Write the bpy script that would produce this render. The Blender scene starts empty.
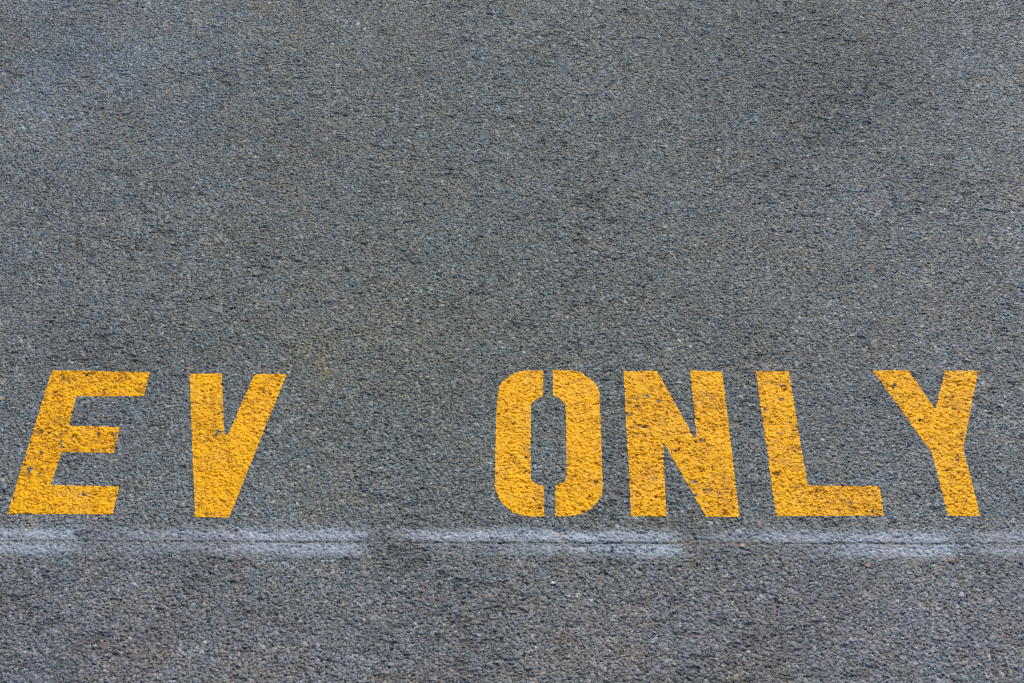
import bpy, math
import numpy as np

# ------------------------------------------------------------------ camera, sky, sun, exposure
scene = bpy.context.scene
W, H, F = 1024, 683, 1422.0           # picture size, focal length in pixels (50 mm on 36 mm)
PITCH = math.atan(1549.0 / F)         # below the horizon
CAM_Z = 1.62
cam_d = bpy.data.cameras.new('camera')
cam_d.sensor_width = 36.0
cam_d.lens = F / W * 36.0
cam_d.clip_start = 0.05
cam_d.clip_end = 3000
cam = bpy.data.objects.new('camera', cam_d)
scene.collection.objects.link(cam)
cam.location = (0, 0, CAM_Z)
cam.rotation_euler = (math.pi / 2 - PITCH, 0, 0)
scene.camera = cam

SUN_EL, SUN_AZ = math.radians(38), math.radians(20)     # azimuth clockwise from +y (away from camera)
world = bpy.data.worlds.new('World'); scene.world = world; world.use_nodes = True
wn = world.node_tree
sky = wn.nodes.new('ShaderNodeTexSky'); sky.sky_type = 'NISHITA'; sky.sun_disc = False
sky.sun_elevation = SUN_EL; sky.sun_rotation = SUN_AZ; sky.dust_density = 3.0; sky.air_density = 1.0
wn.links.new(sky.outputs[0], wn.nodes['Background'].inputs[0])
wn.nodes['Background'].inputs[1].default_value = 0.10
sd = bpy.data.lights.new('sun', 'SUN'); sd.energy = 2.4; sd.angle = math.radians(8); sd.color = (1.0, 0.95, 0.87)
sun = bpy.data.objects.new('sun', sd); scene.collection.objects.link(sun)
sun.rotation_euler = (-(math.pi / 2 - SUN_EL), 0, -SUN_AZ)
sun.location = (0, 0, 5)
scene.view_settings.view_transform = 'Standard'
scene.view_settings.look = 'None'
scene.view_settings.gamma = 1
scene.view_settings.use_curve_mapping = False
scene.view_settings.exposure = 0.35
scene.cycles.use_denoising = False
scene.cycles.filter_width = 1.1

rng = np.random.default_rng(11)
f32 = np.float32

def ground_at(px, py):
    """where on the flat pavement the photograph's point lies"""
    dx = (px - W / 2) / F; dy = (H / 2 - py) / F
    cy, cz = math.cos(PITCH), -math.sin(PITCH)          # forward
    uy, uz = math.sin(PITCH), math.cos(PITCH)           # up
    vx, vy, vz = dx, cy + dy * uy, cz + dy * uz
    t = CAM_Z / -vz
    return vx * t, vy * t

# ------------------------------------------------------------------ pavement relief
X0, X1, Y0, Y1, D = -1.22, 1.22, 0.76, 2.58, 0.00105
gx = np.arange(X0, X1, D); gy = np.arange(Y0, Y1, D)
NX, NY = len(gx), len(gy)
GX, GY = np.meshgrid(gx.astype(f32), gy.astype(f32))    # [row = y, col = x]

def spline_w(coords, c, n):
    """cubic B-spline weights from a lattice of pitch c to the coordinates"""
    t = (coords - coords[0]) / c
    i = np.floor(t).astype(int); u = t - i
    w = np.stack([(1 - u) ** 3, 3 * u ** 3 - 6 * u ** 2 + 4, -3 * u ** 3 + 3 * u ** 2 + 3 * u + 1, u ** 3], 1) / 6
    M = np.zeros((len(coords), n), f32)
    for k in range(4): M[np.arange(len(coords)), i + k] = w[:, k]
    return M
def noise(cx, cy=None):
    """smooth noise of feature size c, about unit deviation"""
    cy = cy or cx
    nx = int((gx[-1] - gx[0]) / cx) + 5; ny = int((gy[-1] - gy[0]) / cy) + 5
    L = rng.standard_normal((ny, nx)).astype(f32)
    return (spline_w(gy, cy, ny) @ L @ spline_w(gx, cx, nx).T) / 0.48

PAL = np.array([(.074, .084, .087), (.108, .124, .130), (.138, .158, .168), (.180, .197, .205), (.25, .265, .268),
                (.34, .35, .345), (.20, .172, .135), (.23, .165, .12), (.16, .142, .135)], f32)
PW = np.array([.15, .27, .28, .17, .07, .012, .022, .006, .03]); PW /= PW.sum()

HF = (-0.0025 + 0.0004 * noise(0.003) + 0.0003 * noise(0.0016)).astype(f32)
COL = np.empty((NY, NX, 3), f32)
COL[:] = (.064, .068, .066)                              # the bitumen between the stones
COL *= (1 + 0.25 * noise(0.004))[..., None]

def stones(c, prob, r0, r1, top, dtop, tilt, edge, jit=0.5, far=False):
    """a layer of packed angular stones pressed into the bitumen"""
    global HF
    nx = int((X1 - X0) / c) + 4; ny = int((Y1 - Y0) / c) + 4
    ox, oy = X0 - 1.5 * c, Y0 - 1.5 * c
    px = (ox + (np.arange(nx)[None, :] + 0.5 + (rng.random((ny, nx)) - .5) * 2 * jit) * c).astype(f32)
    py = (oy + (np.arange(ny)[:, None] + 0.5 + (rng.random((ny, nx)) - .5) * 2 * jit) * c).astype(f32)
    K = 5
    ang = (np.arange(K)[:, None, None] / K + (rng.random((K, ny, nx)) - .5) * 0.13) * 2 * math.pi + rng.random((ny, nx)) * 6.28
    rr = (r0 + (r1 - r0) * rng.random((ny, nx))) * (0.75 + 0.5 * rng.random((K, ny, nx)))
    ca = (np.cos(ang) / rr).astype(f32); sa = (np.sin(ang) / rr).astype(f32)
    live = rng.random((ny, nx)) < prob * ((py - 1.2).clip(0, 1) * 2 if far else 1)
    tp = (top + dtop * rng.standard_normal((ny, nx)).clip(-2, 2)).astype(f32)
    tx = (tilt * rng.standard_normal((ny, nx))).astype(f32); ty = (tilt * rng.standard_normal((ny, nx))).astype(f32)
    col = PAL[rng.choice(len(PAL), (ny, nx), p=PW)] * (0.85 + 0.3 * rng.random((ny, nx, 1))).astype(f32)
    ix = ((GX[0] - ox) / c).astype(int); iy = ((GY[:, 0] - oy) / c).astype(int)
    col = col.astype(f32); xr = GX[0]
    for r0_ in range(0, NY, 48):                          # a strip of rows at a time
        rs = slice(r0_, min(NY, r0_ + 48)); yr = GY[rs, 0]
        Hs = HF[rs]; Cs = COL[rs]
        for j in (-1, 0, 1):
            jr = (iy[rs] + j).clip(0, ny - 1); j0, j1 = jr.min(), jr.max() + 1; jr = (jr - j0)[:, None]
            for i in (-1, 0, 1):
                ir = (ix + i).clip(0, nx - 1)[None, :]
                g = lambda A: A[j0:j1][jr, ir]
                dx = xr[None, :] - g(px); dy = yr[:, None] - g(py)
                q = np.full_like(dx, -9)
                for k in range(K):
                    np.maximum(q, dx * g(ca[k]) + dy * g(sa[k]), out=q)
                h = g(tp) + dx * g(tx) + dy * g(ty) - edge * 3 * np.clip(q - 0.62, 0, None) ** 1.5 - 0.00025 * q * q
                m = g(live) & (q < 1.15) & (h > Hs)
                Hs[m] = h[m]
                Cs[m] = g(col)[m]
stones(0.0024, 0.85, .0010, .0016, -.0013, .00040, .24, .0010)
stones(0.0039, 0.80, .0016, .0025, -.0007, .00045, .19, .0018)
stones(0.0068, 0.32, .0024, .0038, -.0004, .00045, .13, .0026)
stones(0.0105, 0.16, .0032, .0050, -.0004, .0004, .10, .0028, far=True)

# stone grain, and places where fines were lost
HF += 0.00010 * noise(0.0013) + 0.00012 * noise(0.0025) + 0.0003 * noise(0.03) + 0.0012 * noise(0.35)
grain = (1 + 0.16 * noise(0.0013) + 0.10 * noise(0.0022))
COL *= grain.clip(.5, 1.6)[..., None]
# pockets where a little aggregate has ravelled out
pk = ((noise(0.011, 0.0055) + .55 * noise(0.004, 0.0025) + .6 * noise(0.10) - 1.9) * 1.6).clip(0, 1).astype(f32)
far = ((GY - 1.3) / .9).clip(0, 1)                       # more of them, and larger, away from the lettering
pk = np.maximum(pk, ((noise(0.013, 0.008) + .5 * noise(0.005, 0.003) - 1.9 + .35 * (1 - far)) * 1.4 * far).clip(0, 1).astype(f32))
HF -= 0.0014 * pk
COL *= (1 - .36 * pk)[..., None]
# dust and fines pressed into the binder
dust = (.17 + .04 * noise(0.02)).clip(0, .3)[..., None]
COL = COL * (1 - dust) + np.array((.150, .158, .158), f32) * dust
# weathering tints of the pavement (patches of greener, bluer and browner binder)
t1, t2, t3 = noise(0.28, 0.2), noise(0.10, 0.08), noise(0.035, 0.028)
val = (1 + 0.018 * t1 + 0.022 * t2 + 0.035 * t3).clip(.7, 1.3)
u = noise(0.22, 0.18); v = noise(0.06)
COL *= val[..., None]
COL[..., 0] *= 1 + 0.010 * u + 0.015 * v
COL[..., 2] *= 1 - 0.012 * u - 0.015 * v
hue = noise(0.018, 0.014) + .8 * noise(0.008)
COL[..., 0] *= 1 + (.028 * hue).clip(-.04, .12)
COL[..., 2] *= 1 - (.034 * hue).clip(-.03, .12)
COL *= np.array((0.950, 0.980, 0.975), f32)
# soft darker, lighter and tinted patches seen in the photograph: (px, py, radius x, radius y, amount, r, g, b tint)
for (qx, qy, rx, ry, a, tr, tg, tb) in [
        (820, 75, .24, .24, -.30, .93, 1, 1.07), (700, 40, .15, .10, -.08, .98, 1, 1.0), (40, 40, .3, .2, .05, .97, 1, 1.05), (290, 135, .07, .05, -.16, 1.03, 1, .97), (70, 190, .12, .07, -.08, 1, 1, 1),
        (770, 170, .07, .05, -.10, 1.02, 1, .97), (30, 268, .04, .02, -.20, 1, 1, 1), (60, 40, .35, .25, .10, .97, 1, 1.04),
        (1000, 60, .12, .35, .10, .98, 1, 1.04), (380, 545, .05, .05, -.10, 1, 1, .97), (695, 545, .03, .04, -.08, 1.03, 1, .95),
        (500, 60, .9, .5, -.03, .955, 1.0, 1.02), (400, 340, .4, .2, -.04, 1.0, 1.01, .97), (850, 620, .4, .1, 0.02, 1.03, .99, 1.03),
        (150, 620, .35, .14, 0.05, 1.02, 1.0, 1.03), (500, 650, .8, .16, 0.04, 1.055, 1.0, 1.03), (20, 660, .25, .25, .04, 1.01, 1, 1.03), (0, 330, .26, .9, .07, .985, 1, 1.05), (1024, 400, .26, .9, .10, .99, 1, 1.06), (480, 300, .35, .6, -.02, .99, 1.01, .98)]:
    X, Y = ground_at(qx, qy)
    g = np.exp(-(((GX - X) / rx) ** 2 + ((GY - Y) / ry) ** 2))
    COL *= (1 + a * g * (1 + .2 * t2 + .15 * t3))[..., None]
    for k, tt in enumerate((tr, tg, tb)): COL[..., k] *= 1 + (tt - 1) * g
# tan and rusty grains scattered in loose clusters
tan = (noise(0.0035) + 0.9 * noise(0.05) > 3.5) & (HF > -0.0018)
COL[tan] = COL[tan] * 0.45 + np.array((.25, .18, .12), f32) * 0.55

# the snapped layout line: a shallow groove running across
def line_y(x):
    return LY0 + (LY1 - LY0) * (x - LX0) / (LX1 - LX0)
LX0, LY0 = ground_at(40, 541.5); LX1, LY1 = ground_at(950, 544.0)
wob = (0.0003 * noise(0.05, 5)[0] + 0.0002 * noise(0.012, 5)[0])
lyx = (line_y(gx) + wob).astype(f32)
gd = GY - lyx[None, :]
gvis = np.interp(gx, *zip(*[(ground_at(p, 543)[0], v) for p, v in
        ((-60, .7), (90, .6), (120, .45), (200, .8), (360, .9), (372, .25), (398, .3), (420, .9), (670, 1), (690, .35), (760, .5), (800, .9), (948, 1), (956, .3), (982, .4), (1000, .8))]))
gdepth = (gvis * (0.9 + 0.15 * noise(0.02, 5)[0])).clip(0, 1.3)
gprof = np.exp(-(gd / 0.0015) ** 2)
HG = HF - (0.0011 * gdepth)[None, :].astype(f32) * gprof
HG = HG.astype(f32)
COL *= (1 - 0.42 * gprof * gdepth[None, :])[..., None]
HF = HG

def box_blur(a, r):
    k = 2 * r + 1
    for ax in (0, 1):
        p = np.pad(a, [(r + 1, r) if q == ax else (0, 0) for q in (0, 1)], mode='edge')
        c = np.cumsum(p, axis=ax, dtype=np.float64)
        a = ((c[k:] - c[:-k]) if ax == 0 else (c[:, k:] - c[:, :-k])) / k
    return a.astype(f32)
HSM = box_blur(HF, 1); HLOC = box_blur(HF, 9)
HF = (0.72 * HF + 0.06 * HSM + 0.22 * HLOC).astype(f32)

def sample(A, x, y):
    i = ((x - gx[0]) / D).clip(0, NX - 2); j = ((y - gy[0]) / D).clip(0, NY - 2)
    i0 = i.astype(int); j0 = j.astype(int); a = i - i0; b = j - j0
    return (A[j0, i0] * (1 - a) * (1 - b) + A[j0, i0 + 1] * a * (1 - b) + A[j0 + 1, i0] * (1 - a) * b + A[j0 + 1, i0 + 1] * a * b)

# ------------------------------------------------------------------ mesh helpers
def make_mesh(name, co, quads, smooth=True):
    me = bpy.data.meshes.new(name)
    me.vertices.add(len(co)); me.vertices.foreach_set('co', np.ascontiguousarray(co, f32).ravel())
    n = len(quads)
    me.loops.add(n * 4); me.loops.foreach_set('vertex_index', np.ascontiguousarray(quads, np.int32).ravel())
    me.polygons.add(n)
    me.polygons.foreach_set('loop_start', np.arange(0, n * 4, 4, dtype=np.int32))
    me.polygons.foreach_set('loop_total', np.full(n, 4, np.int32))
    me.polygons.foreach_set('use_smooth', np.full(n, smooth, bool))
    me.update(calc_edges=True)
    return me
def attr_color(me, name, rgba):
    a = me.attributes.new(name, 'FLOAT_COLOR', 'POINT'); a.data.foreach_set('color', np.ascontiguousarray(rgba, f32).ravel())
def attr_float(me, name, val):
    a = me.attributes.new(name, 'FLOAT', 'POINT'); a.data.foreach_set('value', np.ascontiguousarray(val, f32).ravel())
def link(name, me, mat, parent=None):
    if mat: me.materials.append(mat)
    o = bpy.data.objects.new(name, me); scene.collection.objects.link(o)
    if parent: o.parent = parent
    return o
def tag(o, label, cat, group=None, kind=None):
    if label: o['label'] = label
    if cat: o['category'] = cat
    if group: o['group'] = group
    if kind: o['kind'] = kind
    return o

# ------------------------------------------------------------------ materials
def new_mat(name):
    m = bpy.data.materials.new(name); m.use_nodes = True
    nt = m.node_tree; return m, nt, nt.nodes['Principled BSDF'], nt.nodes.new, nt.links.new

def asphalt_material():
    m, nt, bs, N, L = new_mat('asphalt')
    at = N('ShaderNodeAttribute'); at.attribute_name = 'stone_color'
    tc = N('ShaderNodeTexCoord')
    vo = N('ShaderNodeTexVoronoi'); vo.inputs['Scale'].default_value = 170; L(tc.outputs['Object'], vo.inputs['Vector'])
    cr = N('ShaderNodeValToRGB'); L(vo.outputs['Color'], cr.inputs[0])
    e = cr.color_ramp.elements; e[0].color = (.055, .062, .064, 1); e[1].color = (.24, .245, .24, 1)
    e.new(.4).color = (.105, .118, .122, 1); e.new(.8).color = (.155, .165, .168, 1)
    mx = N('ShaderNodeMix'); mx.data_type = 'RGBA'
    L(at.outputs['Alpha'], mx.inputs['Factor']); L(cr.outputs[0], mx.inputs['A']); L(at.outputs['Color'], mx.inputs['B'])
    no = N('ShaderNodeTexNoise'); no.inputs['Scale'].default_value = 900; no.inputs['Detail'].default_value = 3; L(tc.outputs['Object'], no.inputs['Vector'])
    mr = N('ShaderNodeMapRange'); mr.inputs[1].default_value = .3; mr.inputs[2].default_value = .7; mr.inputs[3].default_value = .72; mr.inputs[4].default_value = 1.3
    L(no.outputs[0], mr.inputs[0])
    mu = N('ShaderNodeMix'); mu.data_type = 'RGBA'; mu.blend_type = 'MULTIPLY'; mu.inputs['Factor'].default_value = 1
    L(mx.outputs['Result'], mu.inputs['A']); L(mr.outputs[0], mu.inputs['B']); L(mu.outputs['Result'], bs.inputs['Base Color'])
    n2 = N('ShaderNodeTexNoise'); n2.inputs['Scale'].default_value = 500; L(tc.outputs['Object'], n2.inputs['Vector'])
    r2 = N('ShaderNodeMapRange'); r2.inputs[3].default_value = .45; r2.inputs[4].default_value = .85; L(n2.outputs[0], r2.inputs[0]); L(r2.outputs[0], bs.inputs['Roughness'])
    bs.inputs['Specular IOR Level'].default_value = 0.35
    bp = N('ShaderNodeBump'); bp.inputs['Distance'].default_value = 0.0004; bp.inputs['Strength'].default_value = .6
    L(no.outputs[0], bp.inputs['Height'])
    inv = N('ShaderNodeMath'); inv.operation = 'MULTIPLY_ADD'; inv.use_clamp = True; inv.inputs[1].default_value = -3; inv.inputs[2].default_value = 3; L(at.outputs['Alpha'], inv.inputs[0])
    b2 = N('ShaderNodeBump'); b2.invert = True; b2.inputs['Distance'].default_value = 0.006
    L(inv.outputs[0], b2.inputs['Strength']); L(vo.outputs['Distance'], b2.inputs['Height']); L(bp.outputs[0], b2.inputs['Normal']); L(b2.outputs[0], bs.inputs['Normal'])
    return m

def paint_material(name, rgb, dirt_shade, rough=0.5, film=False):
    m, nt, bs, N, L = new_mat(name)
    tc = N('ShaderNodeTexCoord')
    no = N('ShaderNodeTexNoise'); no.inputs['Scale'].default_value = 60; no.inputs['Detail'].default_value = 6; no.inputs['Roughness'].default_value = .7
    L(tc.outputs['Object'], no.inputs['Vector'])
    wr = N('ShaderNodeAttribute'); wr.attribute_name = 'wear_shade'
    ad = N('ShaderNodeMath'); ad.operation = 'ADD'; L(no.outputs[0], ad.inputs[0]); L(wr.outputs['Fac'], ad.inputs[1])
    cr = N('ShaderNodeValToRGB'); L(ad.outputs[0], cr.inputs[0])
    e = cr.color_ramp.elements; e[0].position = .45; e[0].color = (*rgb, 1); e[1].position = 1.1; e[1].color = (*dirt_shade, 1)
    n3 = N('ShaderNodeTexNoise'); n3.inputs['Scale'].default_value = 800; n3.inputs['Detail'].default_value = 2; L(tc.outputs['Object'], n3.inputs['Vector'])
    mr = N('ShaderNodeMapRange'); mr.inputs[1].default_value = .3; mr.inputs[2].default_value = .7; mr.inputs[3].default_value = .82; mr.inputs[4].default_value = 1.12
    L(n3.outputs[0], mr.inputs[0])
    mu = N('ShaderNodeMix'); mu.data_type = 'RGBA'; mu.blend_type = 'MULTIPLY'; mu.inputs['Factor'].default_value = 1
    n5 = N('ShaderNodeTexNoise'); n5.inputs['Scale'].default_value = 17; n5.inputs['Detail'].default_value = 7; n5.inputs['Roughness'].default_value = .75
    L(tc.outputs['Object'], n5.inputs['Vector'])           # tyre dust rubbed into the film, in irregular patches
    m5 = N('ShaderNodeMapRange'); m5.inputs[1].default_value = .50; m5.inputs[2].default_value = .74; m5.inputs[3].default_value = 0; m5.inputs[4].default_value = .28
    L(n5.outputs[0], m5.inputs[0])
    x5 = N('ShaderNodeMix'); x5.data_type = 'RGBA'; L(m5.outputs[0], x5.inputs['Factor']); L(cr.outputs[0], x5.inputs['A'])
    x5.inputs['B'].default_value = (.50, .34, .17, 1) if not film else (*dirt_shade, 1)
    L(x5.outputs['Result'], mu.inputs['A']); L(mr.outputs[0], mu.inputs['B']); L(mu.outputs['Result'], bs.inputs['Base Color'])
    bs.inputs['Roughness'].default_value = rough
    bs.inputs['Specular IOR Level'].default_value = 0.15
    bp = N('ShaderNodeBump'); bp.inputs['Distance'].default_value = 0.0003; bp.inputs['Strength'].default_value = .5
    L(n3.outputs[0], bp.inputs['Height']); L(bp.outputs[0], bs.inputs['Normal'])
    if film:                                       # thin spray: droplets leave part of the surface bare
        at = N('ShaderNodeAttribute'); at.attribute_name = 'coverage'
        n4 = N('ShaderNodeTexNoise'); n4.inputs['Scale'].default_value = 420; n4.inputs['Detail'].default_value = 3; n4.inputs['Roughness'].default_value = .7
        L(tc.outputs['Object'], n4.inputs['Vector'])
        a1 = N('ShaderNodeMath'); a1.operation = 'MULTIPLY_ADD'; L(n4.outputs[0], a1.inputs[0]); a1.inputs[1].default_value = 1.6; a1.inputs[2].default_value = -.8
        a2 = N('ShaderNodeMath'); a2.operation = 'MULTIPLY_ADD'; L(a1.outputs[0], a2.inputs[0]); L(at.outputs['Fac'], a2.inputs[1]); L(at.outputs['Fac'], a2.inputs[2]); a2.use_clamp = True
        L(a2.outputs[0], bs.inputs['Alpha'])
    return m

M_ASPHALT = asphalt_material()
M_YELLOW = paint_material('yellow_paint', (.93, .450, .002), (.36, .15, .012))  # second colour: dirt, and the painted-in shade of the pits
M_WHITE = paint_material('white_spray', (.56, .655, .77), (.48, .46, .52), .6, True)
M_YSPRAY = paint_material('yellow_spray', (.50, .36, .12), (.38, .31, .16), .6, True)
M_RUST = paint_material('rust_spray', (.46, .35, .24), (.4, .3, .2), .6, True)

# ------------------------------------------------------------------ the pavement: one sheet to the horizon
def grow(start, sign, first, far):
    out, s, p = [], first, start
    while abs(p - start) < far:
        d = abs(p - start)
        s = min(s * 1.02, .0045) if d < 1.3 else s * 1.25
        p = p + sign * s; out.append(p)
    return out
lx = grow(gx[0], -1, D, 400)[::-1]; rx = grow(gx[-1], 1, D, 400)
ly = grow(gy[0], -1, D, 400)[::-1]; ry = grow(gy[-1], 1, D, 400)
ax = np.array(lx + list(gx) + rx); ay = np.array(ly + list(gy) + ry)
AX, AY = len(ax), len(ay)
MX, MY = np.meshgrid(ax, ay)
a, b = len(lx), len(ly)
MEAN = float(HF.mean())
# outside the closely modelled field the same relief carries on, more coarsely sampled, and then levels out
def fold(c, g):
    n = len(g); i = np.round((c - g[0]) / D).astype(int) % (2 * n - 2)
    return np.where(i >= n, 2 * n - 2 - i, i)
JX, JY = fold(ax, gx), fold(ay, gy)
off = np.maximum(np.maximum(gx[0] - MX, MX - gx[-1]), np.maximum(gy[0] - MY, MY - gy[-1])).clip(0, None).astype(f32)
fz = 1 - ((off - .9) / .4).clip(0, 1); fc = 1 - ((off - .02) / .35).clip(0, 1)
MZ = MEAN + (HF[JY][:, JX] - MEAN) * fz
RGBA = np.zeros((AY, AX, 4), f32); RGBA[..., :3] = COL[JY][:, JX].clip(.01, .9); RGBA[..., 3] = fc
print('MEANCOL', COL.mean((0, 1)))
del off, fz, fc
idx = np.arange(AX * AY, dtype=np.int32).reshape(AY, AX)
quads = np.stack([idx[:-1, :-1], idx[:-1, 1:], idx[1:, 1:], idx[1:, :-1]], -1).reshape(-1, 4)
me = make_mesh('road', np.stack([MX, MY, MZ], -1).reshape(-1, 3), quads, False)
attr_color(me, 'stone_color', RGBA)
tag(link('road', me, M_ASPHALT), 'worn grey asphalt of closely packed angular stones', None, kind='structure')
del MX, MY, RGBA, quads, idx

# ------------------------------------------------------------------ stencilled letters
def poly_sdf(P, x, y):
    """signed distance (negative inside) and nearest outline point"""
    P = np.asarray(P, float); best = np.full(x.shape, 1e9); nx_ = np.zeros_like(x); ny_ = np.zeros_like(y)
    inside = np.zeros(x.shape, bool)
    for (x0, y0), (x1, y1) in zip(P, np.roll(P, -1, 0)):
        ex, ey = x1 - x0, y1 - y0
        t = (((x - x0) * ex + (y - y0) * ey) / (ex * ex + ey * ey)).clip(0, 1)
        qx, qy = x0 + t * ex, y0 + t * ey
        d = np.hypot(x - qx, y - qy); m = d < best
        best = np.where(m, d, best); nx_ = np.where(m, qx, nx_); ny_ = np.where(m, qy, ny_)
        c = (y0 > y) != (y1 > y)
        inside ^= c & (x < x0 + (y - y0) / ((y1 - y0) if y1 != y0 else 1e-12) * ex)
    return np.where(inside, -best, best), nx_, ny_

PN1, PN2, PN3 = noise(0.004), noise(0.03), noise(0.0018)
HP = np.maximum(HF, .5 * HF + .5 * box_blur(HF, 1)) + 0.00020
REL = HF - HLOC
CHIPS = [(648, 397, .0055), (657, 401, .004), (43, 451, .005), (30, 470, .003), (62, 448, .004), (219, 432, .0028), (952, 410, .0045), (938, 420, .003), (712, 392, .0035), (693, 482, .004), (780, 400, .003), (800, 455, .0035), (84, 495, .004)]
def painted_patch(name, outline, wear_shade, parent=None):
    P = np.array([ground_at(px - .3, py) for px, py in outline])
    i0, i1 = int((P[:, 0].min() - gx[0]) / D) - 3, int((P[:, 0].max() - gx[0]) / D) + 5
    j0, j1 = int((P[:, 1].min() - gy[0]) / D) - 3, int((P[:, 1].max() - gy[0]) / D) + 5
    sl = np.s_[j0:j1, i0:i1]
    x = GX[sl].astype(float).copy(); y = GY[sl].astype(float).copy()
    sd_, nx_, ny_ = poly_sdf(P, x, y)
    out = sd_ > 0
    jx, jy = PN1[sl], PN3[sl]
    x = np.where(out, nx_ + .00030 * jx, x); y = np.where(out, ny_ + .00030 * jy, y)
    z = sample(HP, x, y) + np.where(out, -.0001, 0)
    ins = (~out).astype(int)
    cnt = ins[:-1, :-1] + ins[1:, :-1] + ins[:-1, 1:] + ins[1:, 1:]
    rel = REL[sl]
    # bare spots: the deepest pits the spray never reached, and stones worn or plucked clean
    pit = (rel < -0.00185 + .0003 * PN1[sl])
    wm = PN1[sl] * 1.0 + PN2[sl] * .45 + PN3[sl] * .6 + wear_shade
    for (qx, qy, rr_) in CHIPS:
        cx_, cy_ = ground_at(qx, qy)
        wm = wm + 4.2 * np.exp(-(((x - cx_) / (rr_ * 1.3)) ** 2 + ((y - cy_) / rr_) ** 2))
    worn = wm > 3.9
    bad = (pit | worn).astype(int)
    keep = (cnt > 0) & ((bad[:-1, :-1] + bad[1:, :-1] + bad[:-1, 1:] + bad[1:, 1:]) < 2)
    idx = np.arange(x.size).reshape(x.shape)
    q = np.stack([idx[:-1, :-1], idx[:-1, 1:], idx[1:, 1:], idx[1:, :-1]], -1)[keep]
    used, inv = np.unique(q, return_inverse=True)
    co = np.stack([x, y, z], -1).reshape(-1, 3)[used]
    me = make_mesh(name, co, inv.reshape(-1, 4), False)
    wv = (.045 * PN2[sl] + .09 * PN1[sl] + np.clip(-rel - .0004, 0, .002) * 500 + .07 * wear_shade).reshape(-1)[used]  # uneven wear, plus shade of the pits put into the colour by depth
    attr_float(me, 'wear_shade', wv * min(1, max(.45, .75 + .45 * wear_shade)))
    return link(name, me, M_YELLOW, parent)

LETTERS = {
 'E': ([(52.2, 370.1), (150.2, 372.4), (143.9, 396.6), (77.0, 396.0), (69.2, 425.8), (120.4, 427.6), (114.3, 453.2), (61.8, 452.2), (51.3, 485.4), (119.4, 486.6), (112.9, 515.0), (7.9, 513.8)], .55),
 'V': ([(189.9, 373.7), (222.0, 373.6), (224.6, 434.6), (228.2, 436.2), (254.8, 373.7), (287.0, 374.1), (229.4, 518.8), (195.4, 517.4)], .1),
 'N': ([(623.8, 370.9), (657.0, 370.9), (694.2, 437.2), (697.0, 438.2), (690.5, 370.9), (722.5, 371.8), (739.8, 516.8), (706.2, 516.8), (663.3, 441.2), (666.8, 516.1), (631.4, 516.0)], .35),
 'L': ([(756.1, 371.7), (788.9, 371.7), (807.6, 485.6), (880.2, 487.0), (884.0, 516.2), (776.4, 516.3)], .6),
 'Y': ([(872.6, 370.9), (908.5, 370.9), (935.6, 410.3), (944.8, 370.9), (978.4, 371.0), (964.0, 445.6), (964.2, 454), (971.4, 479), (980.3, 516.7), (948.4, 516.4), (931.6, 452), (925.7, 445)], .6)}
SAY = {'E': 'worn yellow stencilled letter E, first of the lettering, nearest the left edge',
       'V': 'yellow stencilled letter V standing right after the letter E',
       'N': 'yellow stencilled letter N with tiny bare chips, between O and L',
       'L': 'yellow stencilled letter L between the letters N and Y',
       'Y': 'yellow stencilled letter Y, last of the lettering at the right'}
GROUP = 'yellow stencilled letters reading EV ONLY'
for k, (pts, wear_shade) in LETTERS.items():
    tag(painted_patch('painted_letter', pts, wear_shade), SAY[k], 'letter', GROUP)
o_left = [(543.7, 370.3), (528.7, 370.3), (522.5, 370.8), (517, 372.2), (511.8, 374.3), (507.2, 377.3), (503.4, 380.6), (500.7, 384.2), (499, 388.5), (498, 393.1), (496.8, 406), (495.9, 435.3), (495.3, 468.4),
          (495.3, 484.8), (496.0, 490.5), (497.8, 495.6), (500.5, 500.5), (504.1, 504.8), (508.4, 508.8), (513.4, 511.8), (518.5, 514), (524, 515.5), (533.9, 516.7), (544.5, 516.5), (543.9, 486),
          (536.9, 483.9), (533.2, 481.8), (531, 478.6), (530.8, 445), (531, 411.9), (531.6, 404.8), (533.9, 400.7), (543.3, 395.2)]
o_right = [(553.3, 369.6), (568.5, 369.6), (573.5, 370.0), (577.9, 371), (582.8, 373.1), (587.3, 376.1), (592, 379.5), (596, 383.4), (598.3, 387.4), (599.6, 392), (600.2, 406), (601.3, 435.3), (601.9, 456.7),
           (603, 480), (603.2, 487), (602.3, 493.2), (600.3, 498), (597.2, 502.4), (593.6, 506.6), (589.6, 510), (584.5, 512.9), (579, 514.9), (569.7, 516.6), (555.6, 516.5), (555.6, 485.4),
           (562.7, 483.1), (565.6, 481), (566.8, 477.8), (566.4, 445), (566.2, 409.5), (565.6, 405.2), (564.0, 401.9), (560.3, 398.4), (553.3, 395)]
ocx, ocy = ground_at(549, 443)
o_root = bpy.data.objects.new('painted_letter', None); scene.collection.objects.link(o_root)
tag(o_root, 'yellow stencilled letter O split in two halves by the stencil bridge', 'letter', GROUP)
painted_patch('left_half', o_left, -.2, o_root); painted_patch('right_half', o_right, -.2, o_root)

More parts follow.
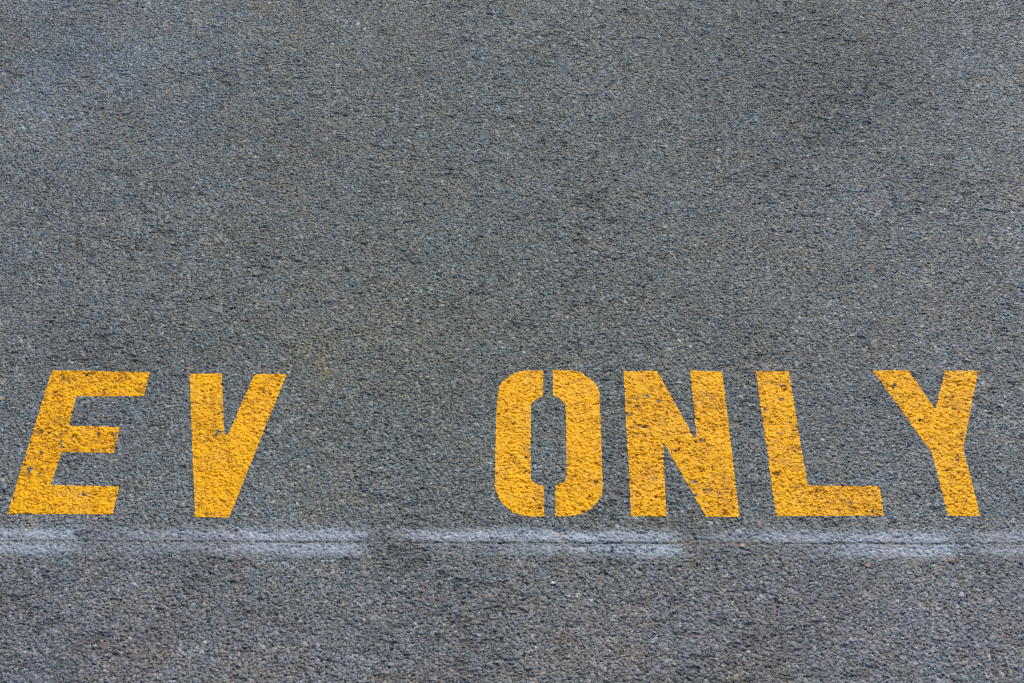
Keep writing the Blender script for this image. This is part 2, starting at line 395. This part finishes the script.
# ------------------------------------------------------------------ thin sprays
def spray(name, mat, cov, lift, label, cat, group=None):
    """cov: coverage over the whole relief grid; the film follows the stones"""
    m = cov > .03
    js = np.where(m.any(1))[0]; is_ = np.where(m.any(0))[0]
    sl = np.s_[js[0]:js[-1] + 2, is_[0]:is_[-1] + 2]
    c = cov[sl]; x, y = GX[sl], GY[sl]; z = HF[sl] + lift
    mm = m[sl]; keep = mm[:-1, :-1] | mm[1:, :-1] | mm[:-1, 1:] | mm[1:, 1:]
    idx = np.arange(c.size).reshape(c.shape)
    q = np.stack([idx[:-1, :-1], idx[:-1, 1:], idx[1:, 1:], idx[1:, :-1]], -1)[keep]
    used, inv = np.unique(q, return_inverse=True)
    me = make_mesh(name, np.stack([x, y, z], -1).reshape(-1, 3)[used], inv.reshape(-1, 4))
    attr_float(me, 'coverage', c.reshape(-1)[used]); attr_float(me, 'wear_shade', (.1 * PN2[sl]).reshape(-1)[used])
    return tag(link(name, me, mat), label, cat, group)

def sx(p): return ground_at(p, 543)[0]
MM = abs(ground_at(512, 543)[1] - ground_at(512, 544)[1])         # one picture row on the ground there
def ends(x0, x1, s0, s1):
    return 1 / (1 + np.exp(-(gx - sx(x0)) / (s0 * .0017))) / (1 + np.exp((gx - sx(x1)) / (s1 * .0017)))
# (x0, x1, softness, strength of the band beyond the line, of the band before it, label)
DASH = [(-140, 86, 5, 9, [(-140, .62), (20, .62), (86, .7)], [(-140, .6), (40, .6), (86, .4)], 'pale sprayed dash below the letter E, running off the left edge'),
        (100, 366, 12, 5, [(100, .25), (170, .4), (260, .62), (366, .68)], [(100, .15), (180, .3), (260, .52), (366, .62)], 'long pale sprayed dash below the letter V, faint at its left end'),
        (400, 679, 7, 5, [(400, .6), (500, .62), (684, .66)], [(400, .0), (470, .12), (560, .42), (620, .62), (684, .85)], 'long pale sprayed dash below the letters O and N'),
        (706, 951, 14, 3, [(706, .3), (770, .5), (860, .6), (951, .66)], [(706, .05), (800, .12), (850, .45), (900, .7), (951, .8)], 'pale sprayed dash below the letter L, bright at its right end'),
        (980, 1180, 7, 7, [(980, .45), (1180, .5)], [(980, .5), (1180, .55)], 'pale sprayed dash right of the letter Y, running off the right edge')]
for (x0, x1, s0, s1, up, dn, label) in DASH:
    e = ends(x0, x1, s0, s1)
    du = (GY - lyx[None, :]) / MM                                  # picture rows beyond (+) or before (-) the line
    du = du + .8 * t3
    U = np.interp(gx, *zip(*[(sx(p), v) for p, v in up])); Dn = np.interp(gx, *zip(*[(sx(p), v) for p, v in dn]))
    band_u = np.exp(-(np.abs(du - 7.0) / 6.6) ** 2.2); band_d = np.exp(-(np.abs(du + 7.0) / 6.4) ** 2.2)
    blk = 1 - .93 * gprof * np.clip(gdepth, 0, 1)[None, :] ** .5
    cov = (U * e)[None, :] * band_u + (Dn * e)[None, :] * band_d
    cov = (cov * blk * (1 + .08 * PN2 + .14 * PN1 + 330 * np.clip(REL, -.002, .001))).clip(0, .93) * .80
    spray('sprayed_dash', M_WHITE, cov, .00022, label, 'painted dash', 'pale sprayed dashes along the layout line')

def blot(px, py, rx, ry, s, th=2.2):
    X, Y = ground_at(px, py)
    return s * np.exp(-(((GX - X) / rx) ** 2 + ((GY - Y) / ry) ** 2)) * np.clip(.8 + .3 * PN1 + .2 * t3, 0, 1.6)
spray('paint_smudge', M_YSPRAY, (blot(322, 362, .010, .018, .15) + blot(326, 375, .008, .014, .08)), .0002, 'faint yellow overspray smudge on bare asphalt right of the letter V', 'paint smudge')
spray('rust_streak', M_RUST, np.exp(-((GY - lyx[None, :] - .5 * MM) / .0022) ** 2) * (np.exp(-((gx - sx(715)) / .07) ** 4) * .3)[None, :] * np.clip(.6 + .5 * PN1, 0, 1.4), .00035,
      'thin tan streak along the line, in the gap below the letter N', 'stain')

# ------------------------------------------------------------------ crumbs lying on the pavement
def pebble(px, py, r, color, seed, label, flat=.40):
    g = np.random.default_rng(seed)
    import bmesh
    bm = bmesh.new(); bmesh.ops.create_icosphere(bm, subdivisions=3, radius=1)
    dirs = g.standard_normal((9, 3)); dirs /= np.linalg.norm(dirs, axis=1)[:, None]; off = .6 + .3 * g.random(9)
    X, Y = ground_at(px, py); Z = float(sample(HF, np.array([X]), np.array([Y]))[0])
    for v in bm.verts:
        p = np.array(v.co)
        k = min([off[i] / (p @ dirs[i]) for i in range(9) if p @ dirs[i] > .2] + [1.0])
        p = p * k * np.array((1.25, 1, flat)) * r
        v.co = (X + p[0], Y + p[1], Z + r * flat * .55 + p[2])
    me = bpy.data.meshes.new('pebble'); bm.to_mesh(me); bm.free()
    m, nt, bs, N, L = new_mat('pebble_stone')
    no = N('ShaderNodeTexNoise'); no.inputs['Scale'].default_value = 700; tc = N('ShaderNodeTexCoord'); L(tc.outputs['Object'], no.inputs['Vector'])
    cr = N('ShaderNodeValToRGB'); L(no.outputs[0], cr.inputs[0])
    cr.color_ramp.elements[0].color = (*[c * .6 for c in color], 1); cr.color_ramp.elements[1].color = (*[c * 1.25 for c in color], 1)
    L(cr.outputs[0], bs.inputs['Base Color']); bs.inputs['Roughness'].default_value = .8
    return tag(link('pebble', me, m), label, 'pebble')
pebble(742, 546, .0032, (.50, .36, .22), 1, 'tan pebble lying on the line in the gap between two pale dashes')
pebble(951, 561, .0042, (.30, .17, .10), 2, 'rust brown pebble just below the dash under the letter Y')
pebble(868, 566, .0036, (.32, .23, .16), 3, 'light brown pebble below the dash under the letter L')
pebble(553, 583, .0028, (.50, .50, .47), 4, 'whitish pebble on bare asphalt below the letter O')
